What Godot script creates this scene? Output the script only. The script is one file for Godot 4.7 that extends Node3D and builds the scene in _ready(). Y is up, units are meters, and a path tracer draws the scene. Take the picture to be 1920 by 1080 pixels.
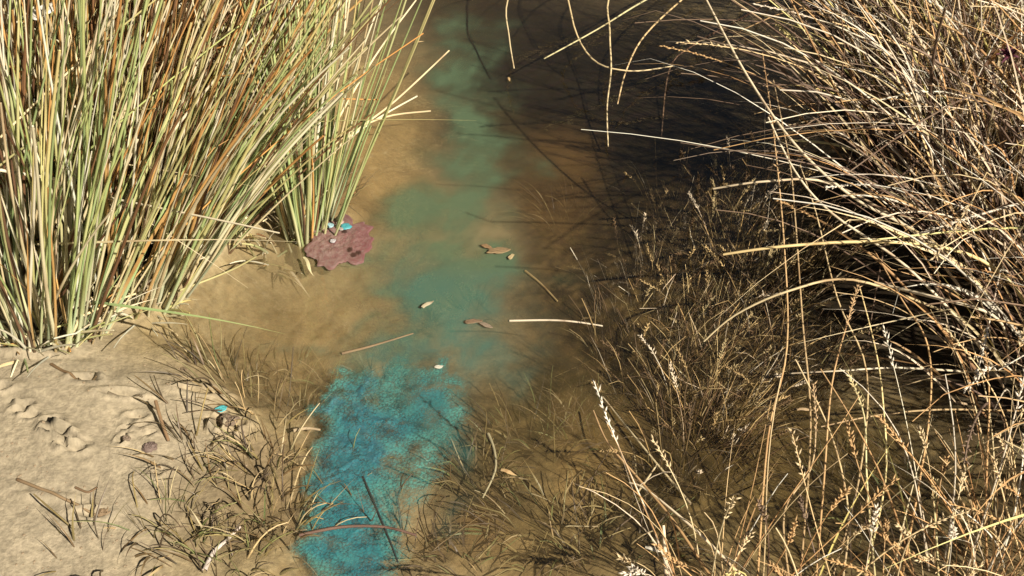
extends Node3D
# A shallow murky stream between rushes and dry grass. x right, z towards the viewer, y up, metres; the water lies at y = 0.

class Buf:
	var v := PackedVector3Array()
	var n := PackedVector3Array()
	var c := PackedColorArray()
	var i := PackedInt32Array()

	func tube(pts: PackedVector3Array, r0: float, r1: float, sides: int, cols: PackedColorArray, turn := 0.0, flat := 1.0) -> void:
		var at := v.size()
		var m := pts.size()
		for k in m:
			var d := (pts[mini(k + 1, m - 1)] - pts[maxi(k - 1, 0)]).normalized()
			var a := d.cross(Vector3(0.31, 0.12, 0.94)).normalized()
			if a.length() < 0.5:
				a = Vector3.RIGHT
			var b := d.cross(a).normalized()
			var t := float(k) / (m - 1)
			var r := lerpf(r0, r1, t)
			for s in sides:
				var an := turn + TAU * s / sides
				var o := a * cos(an) + b * sin(an) * flat
				v.append(pts[k] + o * r)
				n.append(o.normalized())
				c.append(cols[k])
		for k in m - 1:
			for s in sides:
				var s2 := (s + 1) % sides
				var p := at + k * sides
				i.append_array(PackedInt32Array([p + s, p + sides + s, p + s2, p + s2, p + sides + s, p + sides + s2]))
		# the cut tip
		var tip := v.size()
		v.append(pts[m - 1]); n.append((pts[m - 1] - pts[m - 2]).normalized()); c.append(cols[m - 1])
		for s in sides:
			i.append_array(PackedInt32Array([at + (m - 1) * sides + s, tip, at + (m - 1) * sides + (s + 1) % sides]))

	func ribbon(pts: PackedVector3Array, w: float, side: Vector3, cols: PackedColorArray, fold := 0.35, belly := 0.5) -> void:
		var at := v.size()
		var m := pts.size()
		for k in m:
			var d := (pts[mini(k + 1, m - 1)] - pts[maxi(k - 1, 0)]).normalized()
			var sd := (side - d * side.dot(d)).normalized()
			var up := sd.cross(d).normalized()
			var t := float(k) / (m - 1)
			var ww := w * clampf(minf((1.0 - t) / belly, 0.75 + 0.5 * t), 0.05, 1.0)
			for q in [-1.0, 0.0, 1.0]:
				v.append(pts[k] + sd * q * ww * 0.5 - up * (1.0 - absf(q)) * ww * fold)
				n.append((up + sd * q * -fold * 1.2).normalized())
				c.append(cols[k])
		for k in m - 1:
			var p := at + k * 3
			for q in 2:
				i.append_array(PackedInt32Array([p + q, p + 3 + q, p + q + 1, p + q + 1, p + 3 + q, p + 4 + q]))

	func seed_grain(p: Vector3, d: Vector3, l: float, w: float, col: Color) -> void:
		var a := d.cross(Vector3(0.3, 0.2, 0.9)).normalized() * w
		var b := d.cross(a).normalized() * w
		var at := v.size()
		var q := [p, p + d * l * 0.4 + a, p + d * l * 0.4 + b, p + d * l * 0.4 - a, p + d * l * 0.4 - b, p + d * l]
		var mid: Vector3 = p + d * l * 0.4
		for k in 6:
			v.append(q[k])
			n.append((q[k] - mid).normalized())
			c.append(col * (0.85 if k == 0 else 1.0))
		for k in 4:
			var k2 := 1 + (k + 1) % 4
			i.append_array(PackedInt32Array([at, at + 1 + k, at + k2, at + 1 + k, at + 5, at + k2]))

	func mesh() -> ArrayMesh:
		var a := []
		a.resize(Mesh.ARRAY_MAX)
		a[Mesh.ARRAY_VERTEX] = v
		a[Mesh.ARRAY_NORMAL] = n
		a[Mesh.ARRAY_COLOR] = c
		a[Mesh.ARRAY_INDEX] = i
		var am := ArrayMesh.new()
		am.add_surface_from_arrays(Mesh.PRIMITIVE_TRIANGLES, a)
		return am

var rng := RandomNumberGenerator.new()
var noise := FastNoiseLite.new()
var fine := FastNoiseLite.new()
var ridge := FastNoiseLite.new()
var M := {}
var taken := {}
# the waterline of the left bank, from far to near, then the right bank
var shore_left := [Vector2(-0.75, -8), Vector2(-0.616, -1.437), Vector2(-0.480, -0.809), Vector2(-0.426, -0.455), Vector2(-0.458, -0.232), Vector2(-0.586, -0.175), Vector2(-0.652, -0.000), Vector2(-0.710, 0.120), Vector2(-0.606, 0.232), Vector2(-0.471, 0.329), Vector2(-0.423, 0.457), Vector2(-0.458, 0.575), Vector2(-0.469, 0.704), Vector2(-0.5, 1.2), Vector2(-0.7, 6)]
var shore_right := [Vector2(1.2, -8), Vector2(0.831, -1.437), Vector2(0.800, -0.809), Vector2(0.706, -0.455), Vector2(0.605, -0.157), Vector2(0.602, 0.097), Vector2(0.773, 0.274), Vector2(0.910, 0.457), Vector2(0.901, 0.620), Vector2(0.98, 1.2), Vector2(1.3, 6)]
# prints pressed into the mud: x, z, radius across, radius along, depth
var prints := [[-0.849, 0.375, 0.012, 0.008, 0.0053], [-0.855, 0.389, 0.014, 0.008, 0.0045], [-0.834, 0.401, 0.012, 0.008, 0.0045], [-0.868, 0.369, 0.010, 0.005, -0.0030], [-0.791, 0.415, 0.015, 0.009, 0.0075], [-0.794, 0.433, 0.010, 0.008, 0.0067], [-0.776, 0.435, 0.018, 0.009, 0.0075], [-0.758, 0.447, 0.014, 0.007, 0.0067], [-0.761, 0.465, 0.008, 0.009, 0.0075], [-0.741, 0.472, 0.017, 0.007, 0.0060], [-0.735, 0.460, 0.010, 0.005, -0.0045], [-0.783, 0.425, 0.014, 0.005, -0.0037], [-0.753, 0.459, 0.014, 0.004, -0.0037], [-0.668, 0.445, 0.007, 0.009, 0.0067], [-0.666, 0.417, 0.008, 0.005, 0.0045], [-0.655, 0.389, 0.016, 0.008, 0.0053], [-0.642, 0.412, 0.010, 0.005, 0.0045], [-0.622, 0.430, 0.007, 0.005, 0.0045], [-0.651, 0.433, 0.014, 0.004, -0.0030], [-0.767, 0.299, 0.023, 0.008, 0.0060], [-0.743, 0.293, 0.013, 0.006, -0.0037], [-0.695, 0.334, 0.032, 0.008, 0.0060], [-0.562, 0.304, 0.036, 0.010, 0.0060], [-0.549, 0.295, 0.027, 0.006, -0.0037], [-0.517, 0.382, 0.010, 0.018, 0.0083], [-0.497, 0.401, 0.016, 0.009, 0.0067], [-0.529, 0.392, 0.008, 0.015, -0.0045], [-0.486, 0.382, 0.014, 0.012, 0.0060], [-0.912, 0.331, 0.021, 0.009, 0.0053], [-0.894, 0.232, 0.066, 0.011, -0.0030], [-0.949, 0.180, 0.044, 0.012, 0.0037], [-0.595, 0.512, 0.010, 0.007, 0.0045], [-0.605, 0.506, 0.008, 0.005, 0.0045], [-0.680, 0.603, 0.024, 0.008, 0.0045], [-0.757, 0.575, 0.048, 0.010, -0.0023]]


func numbered(called: String) -> String:
	var k: int = taken.get(called, 0)
	taken[called] = k + 1
	return called if k == 0 else "%s_%03d" % [called, k]


func tag(o: Node, label := "", category := "", group := "", kind := "") -> Node:
	for p in [["label", label], ["category", category], ["group", group], ["kind", kind]]:
		if p[1] != "":
			o.set_meta(p[0], p[1])
	return o


func base_of(called: String, at: Vector3, label: String, category: String, group := "") -> Node3D:
	var o := Node3D.new()
	o.name = numbered(called)
	add_child(o, true)
	o.position = at
	tag(o, label, category, group)
	return o


func put(called: String, b: Buf, m: Material, parent: Node3D, kind := "") -> MeshInstance3D:
	var o := MeshInstance3D.new()
	o.name = numbered(called) if parent == self else called
	o.mesh = b.mesh()
	o.material_override = m
	parent.add_child(o, true)
	if kind != "":
		o.set_meta("kind", kind)
	return o


func rr(a: float, b: float) -> float:
	return rng.randf_range(a, b)


func plant_mat(rough: float, through: float) -> StandardMaterial3D:
	var m := StandardMaterial3D.new()
	m.vertex_color_use_as_albedo = true
	m.roughness = rough
	m.metallic_specular = 0.35
	m.cull_mode = BaseMaterial3D.CULL_DISABLED
	if through > 0.0:
		m.backlight_enabled = true
		m.backlight = Color(through, through, through).linear_to_srgb()
	return m


func noise_tex(seed_: int, freq: float, lo: float, hi: float, octaves := 4) -> NoiseTexture2D:
	var f := FastNoiseLite.new()
	f.seed = seed_
	f.frequency = freq
	f.fractal_octaves = octaves
	var t := NoiseTexture2D.new()
	t.width = 512
	t.height = 512
	t.seamless = true
	t.noise = f
	var g := Gradient.new()
	g.set_color(0, Color(lo, lo, lo))
	g.set_color(1, Color(hi, hi, hi))
	t.color_ramp = g
	return t


func bump_tex(seed_: int, freq: float, strength: float) -> NoiseTexture2D:
	var t := noise_tex(seed_, freq, 0, 1)
	t.color_ramp = null
	t.as_normal_map = true
	t.bump_strength = strength
	return t


# ---------------------------------------------------------------- the lie of the land
func edge_at(line: Array, z: float) -> float:
	for k in line.size() - 1:
		if z <= line[k + 1].y or k == line.size() - 2:
			var a: Vector2 = line[k]
			var b: Vector2 = line[k + 1]
			var t := clampf((z - a.y) / maxf(b.y - a.y, 0.001), 0.0, 1.0)
			return lerpf(a.x, b.x, t)
	return 0.0


func height(x: float, z: float) -> float:
	var w := noise.get_noise_2d(x * 120.0, z * 120.0) * 0.05
	var dl := x - edge_at(shore_left, z) + w
	var dr := edge_at(shore_right, z) - x + w
	var h := 0.0
	if dl < 0.0:
		h = 0.055 * (1.0 - exp(dl / 0.30)) + minf(-dl * 0.02, 0.6)
	elif dr < 0.0:
		h = 0.10 * (1.0 - exp(dr / 0.25)) + minf(-dr * 0.03, 0.6)
	else:
		var d := minf(dl, dr * 1.6)
		h = -0.16 * (1.0 - exp(-d / 0.30)) * smoothstep(0.75, -0.2, z) - 0.035 * (1.0 - exp(-d / 0.12))
		h += 0.012 * noise.get_noise_2d(x * 260.0 + 40.0, z * 260.0) * minf(d * 12.0, 1.0)
	h += 0.005 * fine.get_noise_2d(x * 60.0, z * 60.0) + 0.0008 * fine.get_noise_2d(x * 300.0, z * 300.0)
	if absf(x) < 1.2 and z > 0.0 and z < 0.8:
		for p in prints:
			var ux: float = (x - p[0]) / p[2]
			var uz: float = (z - p[1]) / p[3]
			var q := ux * ux + uz * uz
			if q < 6.0:
				h -= 2.6 * p[4] * (exp(-q * 1.6) - 0.45 * exp(-(sqrt(q) - 1.45) ** 2 * 6.0))
	return h


func on_ground(p: Vector3) -> Vector3:
	return Vector3(p.x, height(p.x, p.z), p.z)


# silts and algae on the bed, plus painted shade and sunlight: x, z, rx, rz, colour, strength
var stains_and_shade := [
	[0.070, -0.999, 0.251, 0.668, Color(.018, .014, .009), 1.0],  # deep dark water and the shade of the tussocks, painted in
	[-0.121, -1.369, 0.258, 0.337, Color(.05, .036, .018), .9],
	[0.379, -0.589, 0.290, 0.568, Color(.014, .011, .008), 1.0],  # channel shade beside the right bank, painted dark
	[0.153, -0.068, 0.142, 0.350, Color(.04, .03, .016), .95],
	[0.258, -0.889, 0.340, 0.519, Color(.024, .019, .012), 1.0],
	[0.402, 0.033, 0.201, 0.414, Color(.014, .011, .007), 1.0],  # shade among the sedge, painted onto the bed
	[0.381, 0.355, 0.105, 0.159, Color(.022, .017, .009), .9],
	[0.108, -0.391, 0.084, 0.188, Color(.15, .09, .035), .7],
	[-0.025, -0.566, 0.075, 0.138, Color(.12, .09, .04), .5],
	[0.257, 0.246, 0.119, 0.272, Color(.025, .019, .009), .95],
	[0.037, 0.407, 0.159, 0.218, Color(.15, .11, .042), .8],
	[0.049, 0.302, 0.097, 0.082, Color(.075, .058, .022), .8],
	[0.138, 0.457, 0.074, 0.111, Color(.34, .23, .09), .85],  # ochre bed painted lighter, as if sunlit
	[0.087, 0.620, 0.225, 0.098, Color(.27, .19, .08), .8],
	[-0.070, 0.575, 0.053, 0.068, Color(.20, .12, .05), .6],
	[-0.083, 0.433, 0.065, 0.088, Color(.05, .045, .02), .5],
	[0.035, 0.575, 0.044, 0.034, Color(.10, .075, .028), .7],
	[0.175, 0.598, 0.052, 0.056, Color(.10, .075, .028), .6],
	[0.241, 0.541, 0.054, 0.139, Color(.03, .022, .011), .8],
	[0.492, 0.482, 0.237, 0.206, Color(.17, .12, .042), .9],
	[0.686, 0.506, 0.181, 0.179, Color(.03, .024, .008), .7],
	[-0.334, -0.660, 0.128, 0.314, Color(.34, .235, .095), .7],
	[-0.259, -0.330, 0.106, 0.081, Color(.37, .25, .105), .7],
	[-0.371, -0.391, 0.084, 0.083, Color(.20, .13, .055), .5],
	[-0.411, 0.128, 0.134, 0.138, Color(.26, .18, .08), .5],
	[-0.474, 0.246, 0.119, 0.071, Color(.20, .145, .08), .5],
	[-0.397, 0.506, 0.081, 0.119, Color(.26, .19, .11), .6],
	[-0.467, 0.575, 0.123, 0.090, Color(.15, .11, .06), .5],
	[-0.204, 0.143, 0.082, 0.040, Color(.25, .16, .07), .5],
]
# copper blue stain settled on the shallow bed
var blues := [[-0.194, 0.308, 0.106, 0.116, .75], [-0.289, 0.369, 0.066, 0.105, 1.0], [-0.278, 0.529, 0.063, 0.140, .75], [-0.151, 0.382, 0.066, 0.117, .55], [-0.236, 0.598, 0.070, 0.122, .55], [-0.200, 0.494, 0.063, 0.072, .6], [-0.325, 0.506, 0.025, 0.071, .4], [-0.253, 0.683, 0.076, 0.073, .75]]
# dye that drifts in the water: x, z, rx, rz, strength
var dyes := [[-0.153, -0.971, 0.055, 0.168, .35], [-0.125, -0.758, 0.063, 0.203, .75], [-0.087, -0.543, 0.057, 0.159, .75], [-0.066, -0.391, 0.053, 0.104, .6], [-0.138, -0.251, 0.081, 0.077, .6], [-0.191, -0.175, 0.068, 0.074, .7], [-0.218, -0.068, 0.055, 0.087, .6], [-0.064, -0.017, 0.081, 0.084, .95], [-0.182, -0.000, 0.064, 0.067, .6], [-0.115, 0.081, 0.073, 0.071, .85], [-0.081, 0.158, 0.061, 0.060, .7], [-0.181, 0.188, 0.071, 0.059, .7], [-0.137, 0.274, 0.059, 0.070, .7], [-0.123, 0.382, 0.038, 0.065, .6], [-0.261, 0.203, 0.060, 0.035, .4], [-0.369, 0.131, 0.035, 0.028, .3], [-0.099, 0.506, 0.023, 0.048, .3]]


func blobs(list: Array, x: float, z: float, soft := false) -> float:
	var out := 0.0
	for p in list:
		var ux: float = (x - p[0]) / p[2]
		var uz: float = (z - p[1]) / p[3]
		var q := ux * ux + uz * uz
		if q < (9.0 if soft else 4.0):
			out += (1.0 - out) * p[4] * (exp(-q * 0.8) if soft else exp(-q * q * 0.55))
	return out


func ground_color(x: float, z: float, h: float) -> Color:
	var n1 := noise.get_noise_2d(x * 90.0, z * 90.0)
	var n2 := noise.get_noise_2d(x * 420.0 + 77.0, z * 420.0)
	var n3 := fine.get_noise_2d(x * 260.0, z * 260.0)
	var dry := smoothstep(-0.012, 0.034, h + 0.006 * n1)
	var c := Color(.36, .285, .160).lerp(Color(.42, .36, .265), dry)
	if h < 0.0:
		c = c.lerp(Color(.23, .165, .075), clampf(-h * 3.0, 0.0, 1.0))
	var wx := x + 0.05 * noise.get_noise_2d(x * 200.0 + 9.0, z * 200.0) + 0.02 * n2
	var wz := z + 0.05 * noise.get_noise_2d(x * 200.0 - 50.0, z * 200.0 + 31.0) + 0.02 * n3
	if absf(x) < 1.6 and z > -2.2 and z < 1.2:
		for s in stains_and_shade:
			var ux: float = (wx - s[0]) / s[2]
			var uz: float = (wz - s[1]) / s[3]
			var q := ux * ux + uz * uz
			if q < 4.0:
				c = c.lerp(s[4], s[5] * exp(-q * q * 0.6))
		# strands of brown algae lying on the bed, combed by the flow
		var live := smoothstep(-0.55, 0.15, z) * smoothstep(-0.004, -0.02, h)
		if live > 0.0:
			var r := 1.0 - absf(ridge.get_noise_2d((x + z * 0.45 + 0.05 * n1) * 420.0, (z - x * 0.3) * 130.0)) * 4.0
			c = c.lerp(Color(.05, .036, .014), live * clampf(r, 0.0, 1.0) * 0.55 * smoothstep(-0.1, 0.3, n1 + 0.15))
			var p := 1.0 - absf(ridge.get_noise_2d((x - z * 0.6) * 300.0 + 300.0, (z + x * 0.5) * 160.0)) * 5.0
			c = c.lerp(Color(.30, .20, .08), live * clampf(p, 0.0, 1.0) * 0.35)
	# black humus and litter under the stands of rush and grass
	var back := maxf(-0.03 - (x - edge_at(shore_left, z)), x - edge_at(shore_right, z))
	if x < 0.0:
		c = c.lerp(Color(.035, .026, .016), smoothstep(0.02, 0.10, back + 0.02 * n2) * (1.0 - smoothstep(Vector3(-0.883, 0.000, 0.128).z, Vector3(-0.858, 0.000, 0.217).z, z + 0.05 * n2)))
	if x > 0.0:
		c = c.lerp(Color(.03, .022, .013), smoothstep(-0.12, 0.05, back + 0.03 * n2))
	var v := 1.0 + 0.16 * n1 + 0.16 * n2 + 0.20 * n3
	return Color(c.r * v, c.g * v, c.b * v)


func axis(lo: float, hi: float, step: float, far: float) -> PackedFloat32Array:
	var a := PackedFloat32Array()
	var low := []
	var q := lo
	var s := step
	while q > -far:
		s *= 1.35
		q -= s
		low.push_front(q)
	for k in low:
		a.append(k)
	q = lo
	while q < hi:
		a.append(q)
		q += step
	s = step
	while q < far:
		a.append(q)
		s *= 1.35
		q += s
	a.append(q)
	return a


func sheet(xs: PackedFloat32Array, zs: PackedFloat32Array, heights: Callable, colors: Callable) -> Buf:
	var b := Buf.new()
	var w := xs.size()
	var d := zs.size()
	for j in d:
		for i in w:
			var h: float = heights.call(xs[i], zs[j])
			b.v.append(Vector3(xs[i], h, zs[j]))
			b.c.append(colors.call(xs[i], zs[j], h))
	for j in d:
		for i in w:
			var p := j * w + i
			var dx := b.v[j * w + mini(i + 1, w - 1)] - b.v[j * w + maxi(i - 1, 0)]
			var dz := b.v[mini(j + 1, d - 1) * w + i] - b.v[maxi(j - 1, 0) * w + i]
			b.n.append(dz.cross(dx).normalized())
	for j in d - 1:
		for i in w - 1:
			var p := j * w + i
			b.i.append_array(PackedInt32Array([p, p + 1, p + w, p + 1, p + w + 1, p + w]))
	return b


# ---------------------------------------------------------------- plants
func curve(from: Vector3, lean: Vector3, length: float, droop: Vector3, segs: int, wob := 0.0, kink := 0.0) -> PackedVector3Array:
	var pts := PackedVector3Array()
	var d := (Vector3.UP + lean).normalized()
	var ph := rr(0, TAU)
	var p := from
	pts.append(p)
	var breaks := rng.randi_range(2, segs - 1) if rng.randf() < kink else -1
	for k in segs:
		var t := (k + 0.5) / segs
		if k == breaks:
			d = (d + Vector3(rr(-1, 1), rr(-1.1, 0.1), rr(-1, 1)) * 0.9).normalized()
		var q := (d + droop * t * t * 1.6 + Vector3(cos(ph + t * 5.0), 0, sin(ph + t * 4.0)) * wob).normalized()
		p += q * length / segs
		pts.append(p)
	return pts


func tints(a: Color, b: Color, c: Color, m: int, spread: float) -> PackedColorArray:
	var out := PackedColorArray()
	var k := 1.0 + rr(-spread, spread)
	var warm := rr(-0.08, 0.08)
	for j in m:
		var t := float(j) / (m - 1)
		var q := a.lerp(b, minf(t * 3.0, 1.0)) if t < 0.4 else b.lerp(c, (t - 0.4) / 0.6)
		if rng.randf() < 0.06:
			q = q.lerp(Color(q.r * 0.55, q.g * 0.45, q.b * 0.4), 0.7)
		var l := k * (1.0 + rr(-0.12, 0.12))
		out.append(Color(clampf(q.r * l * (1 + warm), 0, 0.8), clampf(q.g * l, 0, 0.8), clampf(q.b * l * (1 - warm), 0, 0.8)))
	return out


var rush_sets := [
	[Color(.54, .52, .38), Color(.42, .44, .21), Color(.54, .47, .23)],   # green going straw
	[Color(.52, .47, .31), Color(.64, .57, .37), Color(.68, .60, .42)],   # straw
	[Color(.38, .31, .18), Color(.55, .34, .13), Color(.50, .27, .10)],   # rust orange
	[Color(.47, .50, .34), Color(.32, .40, .17), Color(.43, .47, .20)],   # green
	[Color(.14, .09, .055), Color(.13, .07, .04), Color(.20, .11, .055)], # dark brown, dead
	[Color(.64, .60, .49), Color(.69, .65, .52), Color(.66, .60, .46)],   # bleached
]
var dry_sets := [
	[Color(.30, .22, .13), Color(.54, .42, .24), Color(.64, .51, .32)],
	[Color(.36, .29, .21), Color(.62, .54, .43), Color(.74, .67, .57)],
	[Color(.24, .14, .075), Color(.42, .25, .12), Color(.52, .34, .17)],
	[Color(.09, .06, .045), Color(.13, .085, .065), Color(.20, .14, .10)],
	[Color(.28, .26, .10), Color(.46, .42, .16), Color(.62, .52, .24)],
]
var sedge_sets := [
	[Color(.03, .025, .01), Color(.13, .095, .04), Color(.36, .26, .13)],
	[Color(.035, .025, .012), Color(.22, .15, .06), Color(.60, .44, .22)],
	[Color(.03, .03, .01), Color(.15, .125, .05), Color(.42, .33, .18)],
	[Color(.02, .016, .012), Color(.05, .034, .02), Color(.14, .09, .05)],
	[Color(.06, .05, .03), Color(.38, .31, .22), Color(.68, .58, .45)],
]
var weed_sets := [
	[Color(.07, .05, .03), Color(.12, .085, .045), Color(.17, .12, .06)],
	[Color(.09, .075, .04), Color(.20, .165, .075), Color(.30, .24, .11)],
	[Color(.06, .05, .035), Color(.085, .065, .045), Color(.11, .08, .055)],
	[Color(.16, .13, .07), Color(.40, .31, .17), Color(.50, .40, .24)],
	[Color(.08, .10, .05), Color(.13, .15, .06), Color(.20, .20, .08)],
]


func pick(sets: Array, shares: Array) -> Array:
	var total := 0.0
	for s in shares:
		total += s
	var q := rr(0, total)
	for k in shares.size():
		q -= shares[k]
		if q <= 0.0:
			return sets[k]
	return sets[0]


# a stand of round stems that fan out of one root: o = radius, number, length, lean, fan, droop, thickness, shares of tints
func rush(called: String, at: Vector3, label: String, group: String, o: Dictionary) -> Node3D:
	var root := base_of(called, on_ground(at), label, o.get("category", "rushes"), group)
	var all := Buf.new()
	var stems := []
	for k in int(o.n):
		var a := rr(0, TAU)
		var q := sqrt(rng.randf())
		var off := Vector3(cos(a) * q, 0, sin(a) * q)
		var p: Vector3 = off * Vector3(o.r, 0, o.get("rz", o.r))
		p.y = height(root.position.x + p.x, root.position.z + p.z) - root.position.y - 0.012
		stems.append([p, off])
	stems.sort_custom(func(m, n): return m[0].z > n[0].z)
	var singles: int = o.get("parts", 60)
	for k in stems.size():
		var off: Vector3 = stems[k][1]
		var lean: Vector3 = o.lean + Vector3(off.x * o.fan, 0, off.z * o.fan * 0.7) + Vector3(rr(-1, 1), 0, rr(-1, 1)) * o.get("jit", 0.12)
		if rng.randf() < o.get("stray", 0.06):
			lean += Vector3(rr(-0.6, 0.6), 0, rr(-0.5, 0.15))
		var l: float = rr(o.len[0], o.len[1])
		if rng.randf() < o.get("short", 0.15):
			l *= rr(0.25, 0.6)
		var dr: Vector3 = Vector3(lean.x, 0, lean.z) * rr(0.0, o.droop) + Vector3(0, -rr(0, o.droop) * 0.5, 0)
		var segs := 9
		var pts := curve(stems[k][0], lean, l, dr, segs, o.get("wob", 0.03), o.get("kink", 0.10))
		var set_ := pick(o.get("sets", rush_sets), o.shares)
		var b := all
		if k % 2 == 0 and k < singles * 2:
			b = Buf.new()
		var th: float = o.thick * rr(0.55, 1.3)
		if rng.randf() < o.get("ribbons", 0.25):
			b.ribbon(pts, th * 1.8, Vector3(rr(-1, 1), 0, rr(-0.6, 1)).normalized(), tints(set_[0], set_[1], set_[2], segs + 1, 0.22), 0.3, 0.6)
		else:
			b.tube(pts, th, th * rr(0.3, 0.6), 5, tints(set_[0], set_[1], set_[2], segs + 1, 0.22), rr(0, 6))
		if b != all:
			put("stem", b, M.rush, root)
	put("stems", all, M.rush, root, "stuff")
	return root


func spikelets(b: Buf, pts: PackedVector3Array, from: float, count: int, size: float, col: Color, spread: float) -> void:
	var m := pts.size() - 1
	for k in count:
		var t := lerpf(from, 1.0, float(k) / count) * m
		var j := mini(int(t), m - 1)
		var p := pts[j].lerp(pts[j + 1], t - j)
		var d := (pts[j + 1] - pts[j]).normalized()
		var a := k * 2.4 + rr(-0.5, 0.5)
		var out := (d * rr(0.8, 1.6) + (Vector3(cos(a), 0, sin(a)) * spread)).normalized()
		b.seed_grain(p, out, size * rr(0.7, 1.4), size * 0.17, col * rr(0.75, 1.2))


# a grass of long thin blades and seed stalks that arch over
func grass(called: String, at: Vector3, label: String, group: String, o: Dictionary) -> Node3D:
	var root := base_of(called, on_ground(at), label, o.get("category", "grass tussock"), group)
	var all := Buf.new()
	var singles: int = o.get("parts", 50)
	for k in int(o.n):
		var a := rr(0, TAU)
		var q := sqrt(rng.randf())
		var off := Vector3(cos(a) * q, 0, sin(a) * q)
		var p: Vector3 = off * Vector3(o.r, 0, o.get("rz", o.r))
		p.y = height(root.position.x + p.x, root.position.z + p.z) - root.position.y - 0.01
		var lean: Vector3 = o.lean + Vector3(off.x, 0, off.z) * o.fan + Vector3(rr(-1, 1), 0, rr(-1, 1)) * o.get("jit", 0.3)
		var l: float = rr(o.len[0], o.len[1])
		var dr: Vector3 = Vector3(lean.x, 0, lean.z).normalized() * rr(0.2, 1.0) * o.droop + Vector3(rr(-.3, .3), -rr(0.1, 1.2) * o.droop, rr(-.3, .3))
		var segs: int = o.get("segs", 9)
		var pts := curve(p, lean, l, dr, segs, o.get("wob", 0.06), o.get("kink", 0.0))
		var low: float = o.get("floor", -9.0)
		if low > -8.0:
			for j in pts.size():
				pts[j].y = maxf(pts[j].y, low - root.position.y + 0.004 * j)
		var high: float = o.get("ceil", 9.0)
		if high < 8.0:
			for j in pts.size():
				pts[j].y = minf(pts[j].y, high - root.position.y - 0.001 * (k % 5))
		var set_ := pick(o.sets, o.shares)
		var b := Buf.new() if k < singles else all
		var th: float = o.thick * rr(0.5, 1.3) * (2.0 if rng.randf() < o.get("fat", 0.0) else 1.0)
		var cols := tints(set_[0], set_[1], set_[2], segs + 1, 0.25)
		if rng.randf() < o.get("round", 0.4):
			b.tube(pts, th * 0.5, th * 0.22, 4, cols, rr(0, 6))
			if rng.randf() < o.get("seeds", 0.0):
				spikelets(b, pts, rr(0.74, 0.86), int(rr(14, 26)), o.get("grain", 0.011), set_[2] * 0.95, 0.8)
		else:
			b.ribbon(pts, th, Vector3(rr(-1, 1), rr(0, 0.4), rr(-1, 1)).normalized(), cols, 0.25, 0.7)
		if b != all:
			put("blade", b, M.dry if not o.has("mat") else o.mat, root)
	if all.v.size():
		put("blades", all, M.dry if not o.has("mat") else o.mat, root, "stuff")
	return root


func smooth_line(list: Array, per := 5) -> PackedVector3Array:
	var c := Curve3D.new()
	for k in list.size():
		var t: Vector3 = (list[mini(k + 1, list.size() - 1)] - list[maxi(k - 1, 0)]) / 6.0
		c.add_point(list[k], -t, t)
	var out := PackedVector3Array()
	for k in (list.size() - 1) * per + 1:
		out.append(c.sample(k / per, float(k % per) / per) if k < (list.size() - 1) * per else list[-1])
	return out


# one long blade or stalk that can be followed by eye: its course in metres
func blade_part(root: Node3D, called: String, list: Array, w0: float, w1: float, cols: Array, seeds := 0, grain := 0.012) -> MeshInstance3D:
	var pts := smooth_line(list)
	for k in pts.size():
		pts[k] -= root.position
	var b := Buf.new()
	b.tube(pts, w0, w1, 5, tints(cols[0], cols[1], cols[2], pts.size(), 0.1), 0.4)
	if seeds > 0:
		spikelets(b, pts, 0.72, seeds, grain, cols[2], 0.8)
	return put(called, b, M.dry, root)


# ---------------------------------------------------------------- loose bits
func stick(called: String, label: String, category: String, list: Array, r0: float, r1: float, col: Color, group := "") -> void:
	var at: Vector3 = list[0]
	at = Vector3(at.x, maxf(height(at.x, at.z), -0.004), at.z)
	var pts := PackedVector3Array()
	for p in smooth_line(list, 4):
		pts.append(Vector3(p.x, p.y + maxf(height(p.x, p.z), -0.006) + r0 * 0.6, p.z) - at)
	var b := Buf.new()
	b.tube(pts, r0, r1, 6, tints(col * 0.85, col, col * 1.1, pts.size(), 0.1), 0.3)
	var o := put(called, b, M.dry, self)
	o.position = at
	tag(o, label, category, group)


func leaf_bit(called: String, label: String, category: String, at: Vector3, l: float, w: float, turn: float, col: Color, rise := 0.004, group := "") -> void:
	var p := Vector3(at.x, maxf(height(at.x, at.z), 0.0) + rise, at.z)
	if w > l * 0.34:
		var pad := raft(Vector2(l, w) * 0.5, int(l * 9000.0) + int(at.x * 100.0), w * 0.10, w * 0.05, func(x, z, _y): return col * (0.85 + 0.5 * fine.get_noise_2d(x * 30.0, z * 30.0) - (0.3 if absf(z) < 0.06 else 0.0)), 0.0008, 12)
		var leaf := put(called, pad, M.dry, self)
		leaf.position = p - Vector3(0, 0.003, 0)
		leaf.rotation.y = turn
		tag(leaf, label, category, group)
		return
	var b := Buf.new()
	var pts := PackedVector3Array()
	var d := Vector3(cos(turn), 0, -sin(turn))
	for k in 7:
		var t := k / 6.0 - 0.5
		pts.append(d * t * l + Vector3(0, 0.10 * l * (0.25 - t * t) * 2.0, 0) + d.cross(Vector3.UP) * sin(t * 4.0) * l * 0.08)
	b.ribbon(pts, w, d.cross(Vector3.UP).normalized(), tints(col * 0.9, col, col * 0.95, 7, 0.1), -0.18, 0.45)
	var o := put(called, b, M.dry, self)
	o.position = p
	tag(o, label, category, group)


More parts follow.
